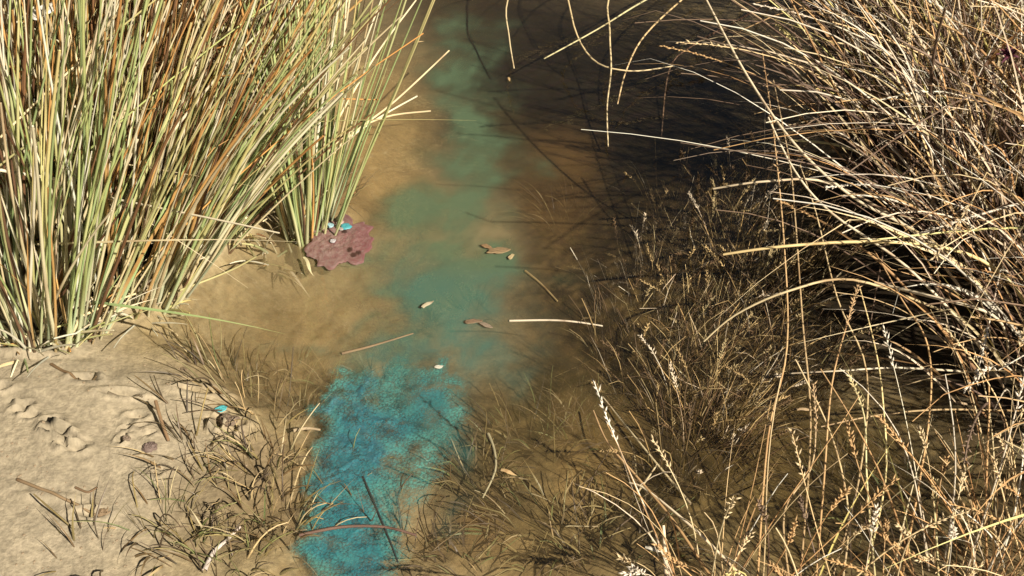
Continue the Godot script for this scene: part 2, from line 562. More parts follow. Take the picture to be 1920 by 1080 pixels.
func raft(radius: Vector2, seed_: int, high: float, rough_: float, color: Callable, thick := 0.004, res := 46) -> Buf:
	# a lumpy closed pad with a torn outline
	var b := Buf.new()
	var f := FastNoiseLite.new()
	f.seed = seed_
	f.frequency = 1.0
	f.fractal_octaves = 4
	var around := res * 2
	for side in 2:
		var at := b.v.size()
		for j in res + 1:
			for i in around:
				var a := TAU * i / around
				var edge := 1.0 + 0.40 * f.get_noise_2d(cos(a) * 1.1 + 5.0, sin(a) * 1.1) + 0.05 * f.get_noise_2d(cos(a) * 5.0, sin(a) * 5.0 + 9.0)
				var t := float(j) / res
				var q := t * edge
				var x := cos(a) * q
				var z := sin(a) * q
				var fall := sqrt(maxf(0.0, 1.0 - pow(t, 5.0)))
				var y := high * fall * (0.55 + 0.45 * f.get_noise_2d(x * 2.5, z * 2.5)) + rough_ * fall * f.get_noise_2d(x * 14.0, z * 14.0)
				if side == 1:
					y = -thick * fall
				b.v.append(Vector3(x * radius.x, y, z * radius.y))
				b.c.append(color.call(x, z, y))
				b.n.append(Vector3.UP if side == 0 else Vector3.DOWN)
		for j in res:
			for i in around:
				var p := at + j * around + i
				var p2 := at + j * around + (i + 1) % around
				if side == 0:
					b.i.append_array(PackedInt32Array([p, p2, p + around, p2, p2 + around, p + around]))
				else:
					b.i.append_array(PackedInt32Array([p, p + around, p2, p2, p + around, p2 + around]))
	# normals of the top side from its faces
	for k in b.n.size() / 2:
		b.n[k] = Vector3.ZERO
	for k in range(0, b.i.size() / 2, 3):
		var n := (b.v[b.i[k + 2]] - b.v[b.i[k]]).cross(b.v[b.i[k + 1]] - b.v[b.i[k]])
		for q in 3:
			b.n[b.i[k + q]] += n
	for k in b.n.size() / 2:
		b.n[k] = b.n[k].normalized() if b.n[k].length() > 1e-12 else Vector3.UP
	return b


func _ready() -> void:
	rng.seed = 7
	var cam := Camera3D.new()
	cam.name = "camera"
	add_child(cam)
	cam.position = Vector3(0, 1.607, 1.915)
	cam.rotation_degrees = Vector3(-40, 0, 0)
	cam.fov = 26.0
	cam.near = 0.05
	cam.far = 200.0
	cam.current = true
	var env := Environment.new()
	env.background_mode = Environment.BG_SKY
	env.tonemap_mode = Environment.TONE_MAPPER_LINEAR
	env.tonemap_exposure = 1.75
	env.sdfgi_enabled = true
	env.ssao_enabled = true
	env.ssil_enabled = true
	var sky := ProceduralSkyMaterial.new()
	sky.sky_top_color = Color(.38, .44, .52)
	sky.sky_horizon_color = Color(.72, .76, .79)
	sky.ground_bottom_color = Color(.25, .22, .16)
	sky.ground_horizon_color = Color(.45, .43, .38)
	sky.sky_energy_multiplier = 0.5
	env.sky = Sky.new()
	env.sky.sky_material = sky
	var we := WorldEnvironment.new()
	we.name = "world_environment"
	we.environment = env
	add_child(we)
	var sun := DirectionalLight3D.new()
	sun.name = "sun"
	sun.light_color = Color(1.0, .95, .86)
	sun.light_energy = 1.6
	sun.light_angular_distance = 0.5
	sun.shadow_enabled = true
	add_child(sun)
	sun.look_at_from_position(Vector3(0.54, 0.62, 0.56) * 10.0, Vector3.ZERO)

	noise.seed = 3
	noise.frequency = 0.02
	noise.fractal_octaves = 4
	fine.seed = 11
	fine.frequency = 0.1
	fine.fractal_octaves = 3
	ridge.seed = 23
	ridge.frequency = 0.05
	ridge.fractal_octaves = 2

	M.rush = plant_mat(0.5, 0.12)
	M.dry = plant_mat(0.6, 0.10)
	M.wet = plant_mat(0.4, 0.0)
	var gm := StandardMaterial3D.new()
	gm.vertex_color_use_as_albedo = true
	gm.roughness = 0.8
	gm.metallic_specular = 0.3
	gm.albedo_texture = noise_tex(5, 0.03, 0.74, 1.0, 5)
	gm.normal_enabled = true
	gm.normal_texture = bump_tex(6, 0.06, 6.0)
	gm.normal_scale = 0.35
	gm.uv1_triplanar = true
	gm.uv1_world_triplanar = true
	gm.uv1_scale = Vector3(4.3, 4.3, 4.3)

	# ---- ground and water
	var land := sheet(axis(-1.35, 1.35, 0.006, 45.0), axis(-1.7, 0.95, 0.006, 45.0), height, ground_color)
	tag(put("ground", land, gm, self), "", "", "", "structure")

	var silt := StandardMaterial3D.new()
	silt.vertex_color_use_as_albedo = true
	silt.transparency = BaseMaterial3D.TRANSPARENCY_ALPHA
	silt.roughness = 1.0
	silt.metallic_specular = 0.0
	silt.cull_mode = BaseMaterial3D.CULL_DISABLED
	var wm := StandardMaterial3D.new()
	wm.transparency = BaseMaterial3D.TRANSPARENCY_ALPHA
	wm.albedo_color = Color(.5, .42, .28, 0.03)
	wm.roughness = 0.03
	wm.metallic_specular = 0.5
	wm.normal_enabled = true
	wm.normal_texture = bump_tex(8, 0.012, 4.0)
	wm.normal_scale = 0.25
	wm.uv1_triplanar = true
	wm.uv1_world_triplanar = true
	wm.uv1_scale = Vector3(2.1, 2.1, 2.1)
	wm.cull_mode = BaseMaterial3D.CULL_DISABLED
	var wx := axis(-1.2, 1.2, 0.03, 2.2)
	var wz := axis(-1.6, 0.9, 0.03, 44.0)
	var top := sheet(wx, wz, func(_x, _z): return 0.0, func(_x, _z, _h): return Color.WHITE)
	var water := put("water", top, wm, self)
	tag(water, "", "", "", "structure")
	# the fine brown silt that hangs in the water, thicker where the water is deeper
	var cloudy := sheet(axis(-1.0, 1.2, 0.012, 2.2), axis(-1.6, 0.9, 0.012, 44.0), func(_x, _z): return -0.007, func(x, z, _h):
		var d := maxf(-height(x, z) - 0.007, 0.0)
		var n := noise.get_noise_2d(x * 150.0 + 300.0, z * 150.0)
		var c := ground_color(x, z, -0.03)  # bed colour, so the painted shade shows in the silt too
		return Color(c.r, c.g, c.b, clampf(1.0 - exp(-d * 5.0 * (1.0 + n)), 0.0, 0.7) * (1.0 - minf(blobs(blues, x, z) * 1.3, 1.0))))
	put("suspended_silt", cloudy, silt, water, "stuff")

	# ---- turquoise dye that drifts down the channel
	var dye := sheet(axis(-0.5, 0.35, 0.008, 0.5), axis(-1.5, 0.75, 0.008, 1.5), func(_x, _z): return -0.004, func(x, z, _h):
		var n := noise.get_noise_2d(x * 160.0, z * 160.0 + 90.0)
		var m := noise.get_noise_2d(x * 160.0 + 500.0, z * 160.0)
		var w2 := fine.get_noise_2d(x * 60.0 + 20.0, z * 45.0)
		var a := blobs(dyes, x + 0.13 * n + 0.03 * w2, z + 0.18 * m, true)
		var wisp := 1.0 - absf(noise.get_noise_2d(x * 420.0 + z * 120.0, z * 150.0 - 200.0)) * 3.0
		a = clampf(a * (0.92 + 0.35 * wisp * wisp + 1.1 * m), 0.0, 0.92)
		var c := Color(.105, .165, .100).lerp(Color(.045, .175, .165), smoothstep(-0.25, 0.40, z + 0.2 * n))
		return Color(c.r, c.g, c.b, minf(a * 1.0, 0.85) * 0.86 * (1.0 - 0.6 * minf(blobs(blues, x, z), 1.0))))
	tag(put("dye_cloud", dye, silt, self), "murky turquoise dye cloud drifting down the middle of the stream", "dye cloud")

	blue_mat()
	purple_scum()
	left_rushes()
	right_grass()
	weeds()
	bits()
	surroundings()


func blue_mat() -> void:
	var x0: float = Vector3(-0.427, 0.000, 0.158).x
	var z0: float = Vector3(-0.425, 0.000, 0.173).z
	var root := base_of("blue_sludge", Vector3(x0, 0, z0), "vivid blue sludge spread over the shallow bed between the brown weeds", "blue sludge")
	var m := StandardMaterial3D.new()
	m.vertex_color_use_as_albedo = true
	m.transparency = BaseMaterial3D.TRANSPARENCY_ALPHA
	m.roughness = 0.7
	m.cull_mode = BaseMaterial3D.CULL_DISABLED
	var cell := FastNoiseLite.new()
	cell.seed = 4
	cell.noise_type = FastNoiseLite.TYPE_CELLULAR
	cell.cellular_return_type = FastNoiseLite.RETURN_DISTANCE2_SUB
	cell.frequency = 1.0
	var xs := PackedFloat32Array()
	var zs := PackedFloat32Array()
	for k in 240:
		xs.append(k * 0.0018)
	for k in 330:
		zs.append(k * 0.0019)
	# courses of the folds into which the thicker part is crumpled
	var folds := [Vector2(-0.311, 0.295), Vector2(-0.295, 0.342), Vector2(-0.267, 0.388), Vector2(-0.242, 0.426), Vector2(-0.219, 0.460), Vector2(-0.295, 0.342), Vector2(-0.257, 0.353), Vector2(-0.213, 0.371), Vector2(-0.319, 0.482), Vector2(-0.284, 0.467), Vector2(-0.249, 0.445), Vector2(-0.207, 0.460), Vector2(-0.338, 0.345), Vector2(-0.320, 0.304), Vector2(-0.301, 0.299), Vector2(-0.348, 0.535), Vector2(-0.308, 0.496), Vector2(-0.278, 0.482), Vector2(-0.258, 0.349), Vector2(-0.271, 0.288), Vector2(-0.258, 0.239), Vector2(-0.327, 0.395), Vector2(-0.298, 0.420), Vector2(-0.251, 0.426)]
	var runs := [[0, 4], [5, 7], [8, 11], [12, 14], [15, 17], [18, 20], [21, 23]]
	var fold_at := func(x: float, z: float) -> float:
		var best := 1.0
		var p := Vector2(x + 0.012 * fine.get_noise_2d(x * 200.0, z * 200.0), z + 0.012 * fine.get_noise_2d(x * 200.0 + 70.0, z * 200.0))
		for r in runs:
			for k in range(r[0], r[1]):
				best = minf(best, p.distance_to(Geometry2D.get_closest_point_to_segment(p, folds[k], folds[k + 1])))
		return best
	var b := sheet(xs, zs, func(x, z):
		var wx: float = x + x0
		var wz: float = z + z0
		var f := 1.0 - absf(noise.get_noise_2d((wx + wz) * 260.0, (wz - wx) * 130.0)) * 5.0
		var d: float = fold_at.call(wx, wz)
		var thick := blobs(blues, wx, wz)
		return maxf(height(wx, wz) + 0.006, -0.006) + 0.0012 * clampf(f, 0, 1) * thick + 0.0006 * (cell.get_noise_2d(wx * 150.0, wz * 150.0) + 1.0) + 0.003 * (1.0 + 0.8 * fine.get_noise_2d(wx * 320.0, wz * 320.0)) * maxf(0.0, 1.0 - d / 0.014) * smoothstep(0.2, 0.7, thick), func(x, z, _h):
		var wx: float = x + x0
		var wz: float = z + z0
		var n := noise.get_noise_2d(wx * 240.0, wz * 240.0 + 60.0)
		var n2 := fine.get_noise_2d(wx * 170.0, wz * 170.0)
		var a := blobs(blues, wx + 0.035 * n, wz + 0.035 * n2)
		var crack := cell.get_noise_2d(wx * 150.0, wz * 150.0) + 1.0
		var deep := smoothstep(0.70, 1.05, a + 0.35 * n)
		var c := Color(.062, .25, .235).lerp(Color(.014, .175, .22), deep)
		c = c.lerp(Color(.014, .05, .07), (1.0 - smoothstep(0.03, 0.34, crack)) * 0.85)
		var d: float = fold_at.call(wx, wz)
		c = c.lerp(Color(.006, .085, .15), smoothstep(0.024, 0.006, d) * clampf(0.25 + n2, 0.0, 1.0))
		var grain := rr(-1.0, 1.0)
		c *= 1.0 + 0.24 * grain
		return Color(c.r * (1.0 + 0.5 * n2), c.g * (1.0 + 0.4 * n2), c.b * (1.0 + 0.3 * n2), clampf((a - 0.22) * 1.25 + 0.6 * n2 + 0.5 * n + 0.35 * grain * (1.0 - a) - 0.35 * (1.0 - smoothstep(0.03, 0.34, crack)), 0.0, 0.90) * smoothstep(0.06, 0.62, a)))
	put("sludge", b, m, root)


func purple_scum() -> void:
	var f := FastNoiseLite.new()
	f.seed = 31
	f.frequency = 1.0
	var at := Vector3(-0.358, 0.000, -0.153)
	var root := base_of("purple_scum", at + Vector3(0, 0.001, 0), "mottled purple pink scum raft beside the green rush clump", "scum raft")
	var pits := [Vector2(.32, .42), Vector2(.60, .52), Vector2(.46, .62), Vector2(-.30, .05), Vector2(.05, -.35), Vector2(-.55, -.62)]
	var b := raft(Vector2(0.066, 0.082), 31, 0.0055, 0.0012, func(x, z, _y):
		var n := f.get_noise_2d(x * 5.0, z * 5.0)
		var n2 := f.get_noise_2d(x * 16.0 + 50.0, z * 16.0)
		var c := Color(.16, .082, .080).lerp(Color(.21, .14, .13), smoothstep(-0.4, 0.4, n))
		c = c.lerp(Color(.16, .066, .072), smoothstep(0.0, 0.5, x * 0.6 + n2))
		c = c.lerp(Color(.25, .20, .20), smoothstep(0.15, 0.5, n2) * 0.6)
		for p in pits:
			c = c.lerp(Color(.05, .025, .02), 1.0 - smoothstep(0.07, 0.12, Vector2(x, z).distance_to(p)))
		return c, 0.008)
	put("raft", b, M.wet, root)
	for q in [[-.45, -.55, .010, Color(.22, .36, .42)], [.10, -.50, .013, Color(.06, .28, .34)], [-.25, .10, .007, Color(.34, .33, .36)], [-.05, -.40, .006, Color(.28, .25, .24)], [-.12, -.70, .009, Color(.36, .27, .25)]]:
		var fb := raft(Vector2(q[2], q[2] * 0.8), int(q[0] * 90.0) + 60, 0.004, 0.001, func(_x, _z, _y): return q[3], 0.002, 8)
		var o := put("fleck", fb, M.wet, root)
		o.position = Vector3(q[0] * 0.066, 0.006, q[1] * 0.082)


func left_rushes() -> void:
	var G := "rush stands on the left bank"
	var mixed := [2.0, 3.2, 3.2, 1.0, 3.0, 1.6]
	var list := [
		# px base, radius, n, length, lean, fan, shares, label
		[Vector3(-0.875, 0.000, 0.140), .10, 170, [.45, .95], Vector3(.20, 0, .05), .30, [3.0, 2.8, 1.2, 2.6, 1.6, 1.4], "pale footed green rush clump standing on the sand spit"],
		[Vector3(-0.965, 0.000, 0.097), .08, 130, [.5, 1.0], Vector3(.16, 0, .02), .2, [2.2, 3, 1.2, 1.8, 1.8, 2], "bleached rush clump at the left picture edge above the sand"],
		[Vector3(-0.772, 0.000, -0.034), .13, 260, [.5, 1.0], Vector3(.32, 0, .06), .28, [2.5, 3, 2.2, 2.2, 2.0, .8], "green and straw rush clump leaning over the sandy shallows"],
		[Vector3(-0.687, 0.000, -0.148), .10, 260, [.35, .72], Vector3(.42, 0, .08), .25, [3.2, 2.8, 1.2, 2.8, 1.4, .6], "green rush clump leaning furthest to the right over the water"],
		[Vector3(-0.917, 0.000, -0.194), .15, 260, [.6, 1.0], Vector3(.24, 0, .0), .2, mixed, "rusty brown rush clump with dark dead stems inside"],
		[Vector3(-1.082, 0.000, -0.251), .15, 240, [.6, 1.0], Vector3(.20, 0, .0), .2, mixed, "straw rush clump with a bleached broken stalk at its side"],
		[Vector3(-0.790, 0.000, -0.391), .14, 260, [.6, 1.0], Vector3(.34, 0, .0), .2, [1.5, 2.6, 4.5, .8, 3, .5], "orange tinged rush clump in the middle of the stand"],
		[Vector3(-0.694, 0.000, -0.521), .11, 240, [.45, .75], Vector3(.30, 0, .0), .22, [2.5, 3, 2.2, 1.8, 2.2, .6], "straw green rush clump behind the leaning water edge clump"],
		[Vector3(-1.164, 0.000, -0.684), .17, 220, [.6, 1.0], Vector3(.18, 0, .0), .2, mixed, "tall mixed rush clump at the top corner of the stand"],
		[Vector3(-0.993, 0.000, -0.889), .17, 220, [.6, 1.0], Vector3(.24, 0, .0), .2, mixed, "brown and straw rush clump at the top of the stand"],
		[Vector3(-0.782, 0.000, -0.999), .15, 220, [.6, 1.0], Vector3(.26, 0, .0), .2, [2, 3.5, 3, 1, 1.5, .5], "golden rush clump near the top beside the green clump"],
		[Vector3(-0.608, 0.000, -1.057), .12, 180, [.5, .9], Vector3(.20, 0, .0), .2, [2, 3.5, 3.0, 1.5, 1, .5], "amber rush clump behind the upright green clump"],
		[Vector3(-1.344, 0.000, -1.507), .25, 260, [.6, 1.0], Vector3(.1, 0, .0), .2, mixed, "far rush clump behind the tall stand"],
		[Vector3(-0.902, 0.000, -1.654), .25, 260, [.6, 1.0], Vector3(.15, 0, .0), .2, mixed, "far straw rush clump behind the golden clump"],
		[Vector3(-1.266, 0.000, -0.157), .2, 260, [.6, 1.0], Vector3(.12, 0, .0), .2, mixed, "rush clump just beyond the left picture edge"],
		[Vector3(-1.500, 0.000, -0.684), .22, 260, [.6, 1.0], Vector3(.12, 0, .0), .2, mixed, "rush clump beyond the left edge and further back"],
	]
	for q in list:
		rush("rush_clump", q[0], q[7], G, {"r": q[1], "n": int(q[2] * 0.85), "len": q[3], "lean": q[4], "fan": q[5], "droop": .25, "thick": .0033, "shares": q[6], "parts": 60, "stray": .04 if q[7].contains("leaning") else .13, "jit": .15, "kink": .02 if q[7].contains("leaning") else .14})
	var g := rush("rush_clump", Vector3(-0.444, 0.000, -0.228), "upright bright green rush clump with its foot in the water", G, {"r": .045, "rz": .06, "n": 110, "len": [.4, .85], "lean": Vector3(.10, 0, .06), "fan": .24, "droop": .12, "thick": .0032, "shares": [3.0, 1.2, .7, 5.0, .3, .3], "parts": 70, "jit": .10, "stray": 0.0, "kink": 0.0})
	var s: Array = rush_sets[1]
	for line in [[Vector3(-0.451, 0.000, -0.310), Vector3(-0.384, 0.050, -0.445), Vector3(-0.270, 0.090, -0.562), Vector3(-0.151, 0.120, -0.743)], [Vector3(-0.445, 0.000, -0.412), Vector3(-0.389, 0.040, -0.482), Vector3(-0.293, 0.070, -0.525), Vector3(-0.186, 0.080, -0.536)], [Vector3(-0.436, 0.000, -0.433), Vector3(-0.379, 0.030, -0.493), Vector3(-0.298, 0.050, -0.568), Vector3(-0.224, 0.060, -0.634)], [Vector3(-0.463, 0.000, -0.270), Vector3(-0.389, 0.140, -0.350), Vector3(-0.298, 0.260, -0.458), Vector3(-0.206, 0.360, -0.532)], [Vector3(-0.446, 0.000, -0.270), Vector3(-0.357, 0.220, -0.328), Vector3(-0.301, 0.360, -0.325), Vector3(-0.245, 0.480, -0.388)], [Vector3(-0.428, 0.000, -0.270), Vector3(-0.384, 0.200, -0.257), Vector3(-0.338, 0.360, -0.261), Vector3(-0.319, 0.500, -0.302)]]:
		blade_part(g, "stem", line, .0032, .0018, s)
	# short litter stalks that splay at the foot of the clumps
	for q in [[Vector3(-0.751, 0.000, 0.033), 70, .08, "pale broken stalk litter under the middle of the leaning clumps"], [Vector3(-0.521, 0.000, -0.194), 60, .05, "splayed pale litter stalks between the leaning and the upright rush clump"], [Vector3(-0.907, 0.000, 0.151), 160, .10, "white dead stalk litter heaped at the foot of the spit clump"], [Vector3(-0.592, 0.000, -0.213), 40, .05, "cut stalk litter at the foot of the leaning clump"]]:
		rush("rush_litter", q[0], q[3], "litter at the feet of the rushes", {"r": q[2], "n": q[1], "len": [.05, .2], "lean": Vector3(.2, 0, .3), "fan": 1.4, "droop": .3, "thick": .003, "shares": [2, 2, .5, 1, 1.0, 4], "parts": 30, "jit": .8, "category": "stalk litter"})


func right_grass() -> void:
	var G := "dry grass tussocks on the right bank"
	var mix := [2.2, 2.8, 1.8, 4.0, .5]
	var list := [
		[Vector3(0.877, 0.000, -0.213), .13, 170, [.4, .8], Vector3(-.26, 0, -.25), .35, mix, "straggling straw tussock leaning left over the dark water"],
		[Vector3(0.993, 0.000, -0.034), .15, 190, [.4, .85], Vector3(-.34, 0, -.15), .4, [2, 4, 1.5, 4.0, .4], "bleached tangled tussock in the middle of the right bank"],
		[Vector3(0.927, 0.000, -0.612), .12, 150, [.28, .55], Vector3(-.18, 0, -.2), .35, [2.0, 3.4, 1.5, 4, .6], "grey straw tussock arching over the dark channel"],
		[Vector3(1.047, 0.000, -0.499), .17, 230, [.45, .8], Vector3(-.22, 0, -.1), .3, [4, 2, 2, 2, 1.5], "golden straw tussock behind the bleached tangle", .2],
		[Vector3(1.206, 0.000, -0.455), .18, 220, [.45, .8], Vector3(-.05, 0, -.1), .3, [4, 2, 2.5, 1.5, 2], "yellow upright tussock at the right picture edge", .2],
		[Vector3(1.132, 0.000, -1.057), .2, 220, [.4, .75], Vector3(-.18, 0, -.1), .3, [4, 2, 2, 1.5, 2], "amber tussock at the top of the right bank", .2],
		[Vector3(1.372, 0.000, -1.057), .2, 240, [.4, .75], Vector3(0, 0, -.1), .3, [4, 1.5, 2, 1.2, 3], "yellow green tussock in the top right corner", .2],
		[Vector3(0.975, 0.000, -1.116), .12, 130, [.25, .5], Vector3(-.2, 0, -.1), .3, mix, "thin straw tussock at the top beside the dark water"],
		[Vector3(0.950, 0.000, 0.274), .15, 120, [.3, .6], Vector3(-.40, 0, 0), .5, [2, 2.5, 2, 3, .4], "dark tangled tussock with red brown stems low on the right bank"],
		[Vector3(1.209, 0.000, -0.034), .22, 200, [.5, .9], Vector3(-.2, 0, 0), .3, mix, "straw tussock just beyond the right picture edge"],
		[Vector3(1.108, 0.000, 0.445), .2, 130, [.4, .8], Vector3(-.2, 0, 0), .4, mix, "straw tussock beyond the right edge close to the viewer"],
		[Vector3(1.678, 0.000, -1.437), .3, 260, [.5, .9], Vector3(0, 0, 0), .3, mix, "far straw tussock beyond the top right corner"],
		[Vector3(1.272, 0.000, -1.654), .3, 240, [.5, .8], Vector3(-.1, 0, 0), .3, mix, "far straw tussock beyond the top of the right bank"],
	]
	for q in list:
		grass("grass_tussock", q[0], q[7], G, {"r": q[1], "n": int(q[2] * 0.85), "len": q[3], "lean": q[4], "fan": q[5], "droop": q[8] if q.size() > 8 else .6, "thick": .0046, "sets": dry_sets, "shares": q[6], "parts": 50, "seeds": .12, "floor": .01, "jit": .58, "kink": .38, "fat": .10})
	# tall stalks with seed heads near the viewer
	var F := "tall seed grasses near the viewer"
	for q in [[Vector3(0.419, 0.000, 0.754), .06, 20, Vector3(-.02, 0, -.05), "seed grass rising from the bottom edge left of the brown pool"], [Vector3(0.552, 0.000, 0.783), .08, 22, Vector3(-.08, 0, -.05), "seed grass rising from the bottom edge before the brown pool"], [Vector3(0.693, 0.000, 0.744), .09, 60, Vector3(-.05, 0, 0), "golden seed grass in the bottom right corner"], [Vector3(0.820, 0.000, 0.683), .1, 80, Vector3(-.2, 0, 0), "dense golden grass at the lower right picture edge"], [Vector3(0.305, 0.000, 0.744), .06, 34, Vector3(-.06, 0, 0), "low straw grass at the bottom edge beside the submerged weeds"]]:
		grass("seed_grass", q[0], q[4], F, {"r": q[1], "n": q[2], "len": [.16, .42], "lean": q[3], "fan": .5, "droop": .4, "thick": .0034, "sets": dry_sets, "shares": [3, 2, 3.5, .6, .4], "parts": 34, "seeds": .5, "round": .7, "jit": .25, "category": "seed grass"})
	# the sedge that stands in the water along the right edge
	var S := "sedge tufts standing in the right edge of the water"
	var look := {"olive": [1, 1, 5, 3, .5], "tawny": [1.5, 5, .6, 3, 1.2], "dark": [2, .8, .8, 7, .5], "pale": [1, 2, 1, 3, 4]}
	for q in [[Vector3(0.392, 0.000, -0.360), "dark", .6, "dark seedy sedge tuft standing furthest up the dark channel"], [Vector3(0.510, 0.000, -0.320), "tawny", .3, "tawny sedge tuft under the tip of the upper long blade"], [Vector3(0.596, 0.000, -0.412), "dark", .2, "dark sedge tuft in the shade of the overhanging straw"],
			[Vector3(0.298, 0.000, -0.175), "pale", .5, "pale tipped sedge tuft at the water's edge level with the purple scum"], [Vector3(0.408, 0.000, -0.194), "olive", .4, "olive sedge tuft with pale seeds behind the long yellow blade"], [Vector3(0.480, 0.000, -0.103), "tawny", .2, "tawny sedge tuft crossed by the long yellow blade"],
			[Vector3(0.263, 0.000, -0.017), "pale", .2, "grey sedge tuft with bare twigs pointing to the green water"], [Vector3(0.356, 0.000, -0.034), "dark", .3, "dark sedge tuft in the middle of the sedge bed"], [Vector3(0.562, 0.000, -0.034), "dark", .1, "dark sedge tuft behind the tall tawny stalks"],
			[Vector3(0.226, 0.000, 0.128), "dark", .1, "low dark sedge tuft beside the straight white stalk"], [Vector3(0.310, 0.000, 0.112), "olive", .2, "broad olive sedge tuft above the submerged weeds"], [Vector3(0.400, 0.000, 0.089), "tawny", .2, "tawny sedge tuft under the brown arching blade"], [Vector3(0.490, 0.000, 0.049), "olive", .2, "green sedge tuft at the right end of the sedge bed"],
			[Vector3(0.266, 0.000, 0.253), "dark", .1, "dark sedge tuft rooted beside the slanting stalks"], [Vector3(0.348, 0.000, 0.232), "olive", .1, "olive sedge tuft with long upright blades in the lower bed"], [Vector3(0.425, 0.000, 0.210), "tawny", .1, "golden sedge tuft between the lower bed and the tall stalks"], [Vector3(0.539, 0.000, 0.217), "dark", .1, "dark sedge tuft at the back of the brown pool"],
			[Vector3(0.310, 0.000, 0.355), "dark", .1, "dark low sedge tuft next to the curved pale blade"], [Vector3(0.383, 0.000, 0.342), "tawny", .1, "straw sedge tuft at the left rim of the brown pool"], [Vector3(0.323, 0.000, 0.445), "dark", .1, "lowest dark sedge tuft, in the shaded water above the bottom grass"]]:
		grass("sedge_tuft", q[0], q[3], S, {"r": .065, "n": 170, "len": [.07, .23], "lean": Vector3(.16, 0, -.12), "fan": .4, "droop": .5, "thick": .0028, "kink": .25, "sets": sedge_sets, "shares": look[q[1]], "parts": 24, "seeds": q[2] * 1.6, "round": .4, "jit": .3, "grain": .008, "segs": 6, "category": "sedge tuft"})
	# long single blades that can be followed by eye
	var s := dry_sets[0] as Array
	var w := [Color(.55, .46, .33), Color(.68, .60, .46), Color(.66, .58, .44)]
	var y := [Color(.50, .44, .22), Color(.66, .58, .32), Color(.60, .50, .28)]
	var r := [Color(.36, .23, .11), Color(.50, .34, .18), Color(.48, .33, .19)]
	var t := base_of("arching_grass", on_ground(Vector3(0.713, 0.000, -1.472)), "few long bare blades drooping over the water at the top", "grass tussock")
	for q in [[[Vector3(0.713, 0.000, -1.472), Vector3(0.354, 0.135, -1.354), Vector3(0.057, 0.153, -1.214), Vector3(-0.011, 0.122, -0.999), Vector3(-0.007, 0.090, -0.863), Vector3(0.005, 0.063, -0.758)], s], [[Vector3(0.729, 0.000, -1.472), Vector3(0.441, 0.135, -1.497), Vector3(0.169, 0.144, -1.168), Vector3(0.150, 0.113, -0.931), Vector3(0.195, 0.081, -0.773), Vector3(0.283, 0.072, -0.730), Vector3(0.391, 0.072, -0.753)], s], [[Vector3(0.739, 0.000, -1.437), Vector3(0.538, 0.090, -1.249), Vector3(0.341, 0.122, -0.999), Vector3(0.211, 0.113, -0.861), Vector3(0.077, 0.099, -0.741)], y], [[Vector3(0.708, 0.000, -1.437), Vector3(0.440, 0.144, -1.334), Vector3(0.260, 0.135, -1.033), Vector3(0.242, 0.108, -0.857), Vector3(0.239, 0.077, -0.729), Vector3(0.224, 0.045, -0.611), Vector3(0.221, 0.013, -0.490)], s], [[Vector3(0.739, 0.000, -1.437), Vector3(0.610, 0.113, -1.267), Vector3(0.454, 0.117, -1.039), Vector3(0.333, 0.090, -0.877), Vector3(0.279, 0.063, -0.753), Vector3(0.251, 0.036, -0.638)], s], [[Vector3(0.723, 0.000, -1.239), Vector3(0.579, 0.063, -0.997), Vector3(0.457, 0.054, -0.888), Vector3(0.392, 0.027, -0.815), Vector3(0.351, -0.010, -0.559)], dry_sets[3]]]:
		blade_part(t, "blade", q[0], .0030, .0016, q[1])
	var a := base_of("long_grass", on_ground(Vector3(0.956, 0.000, 0.158)), "long pale blades arching out of the right tangle over the sedge", "grass tussock")
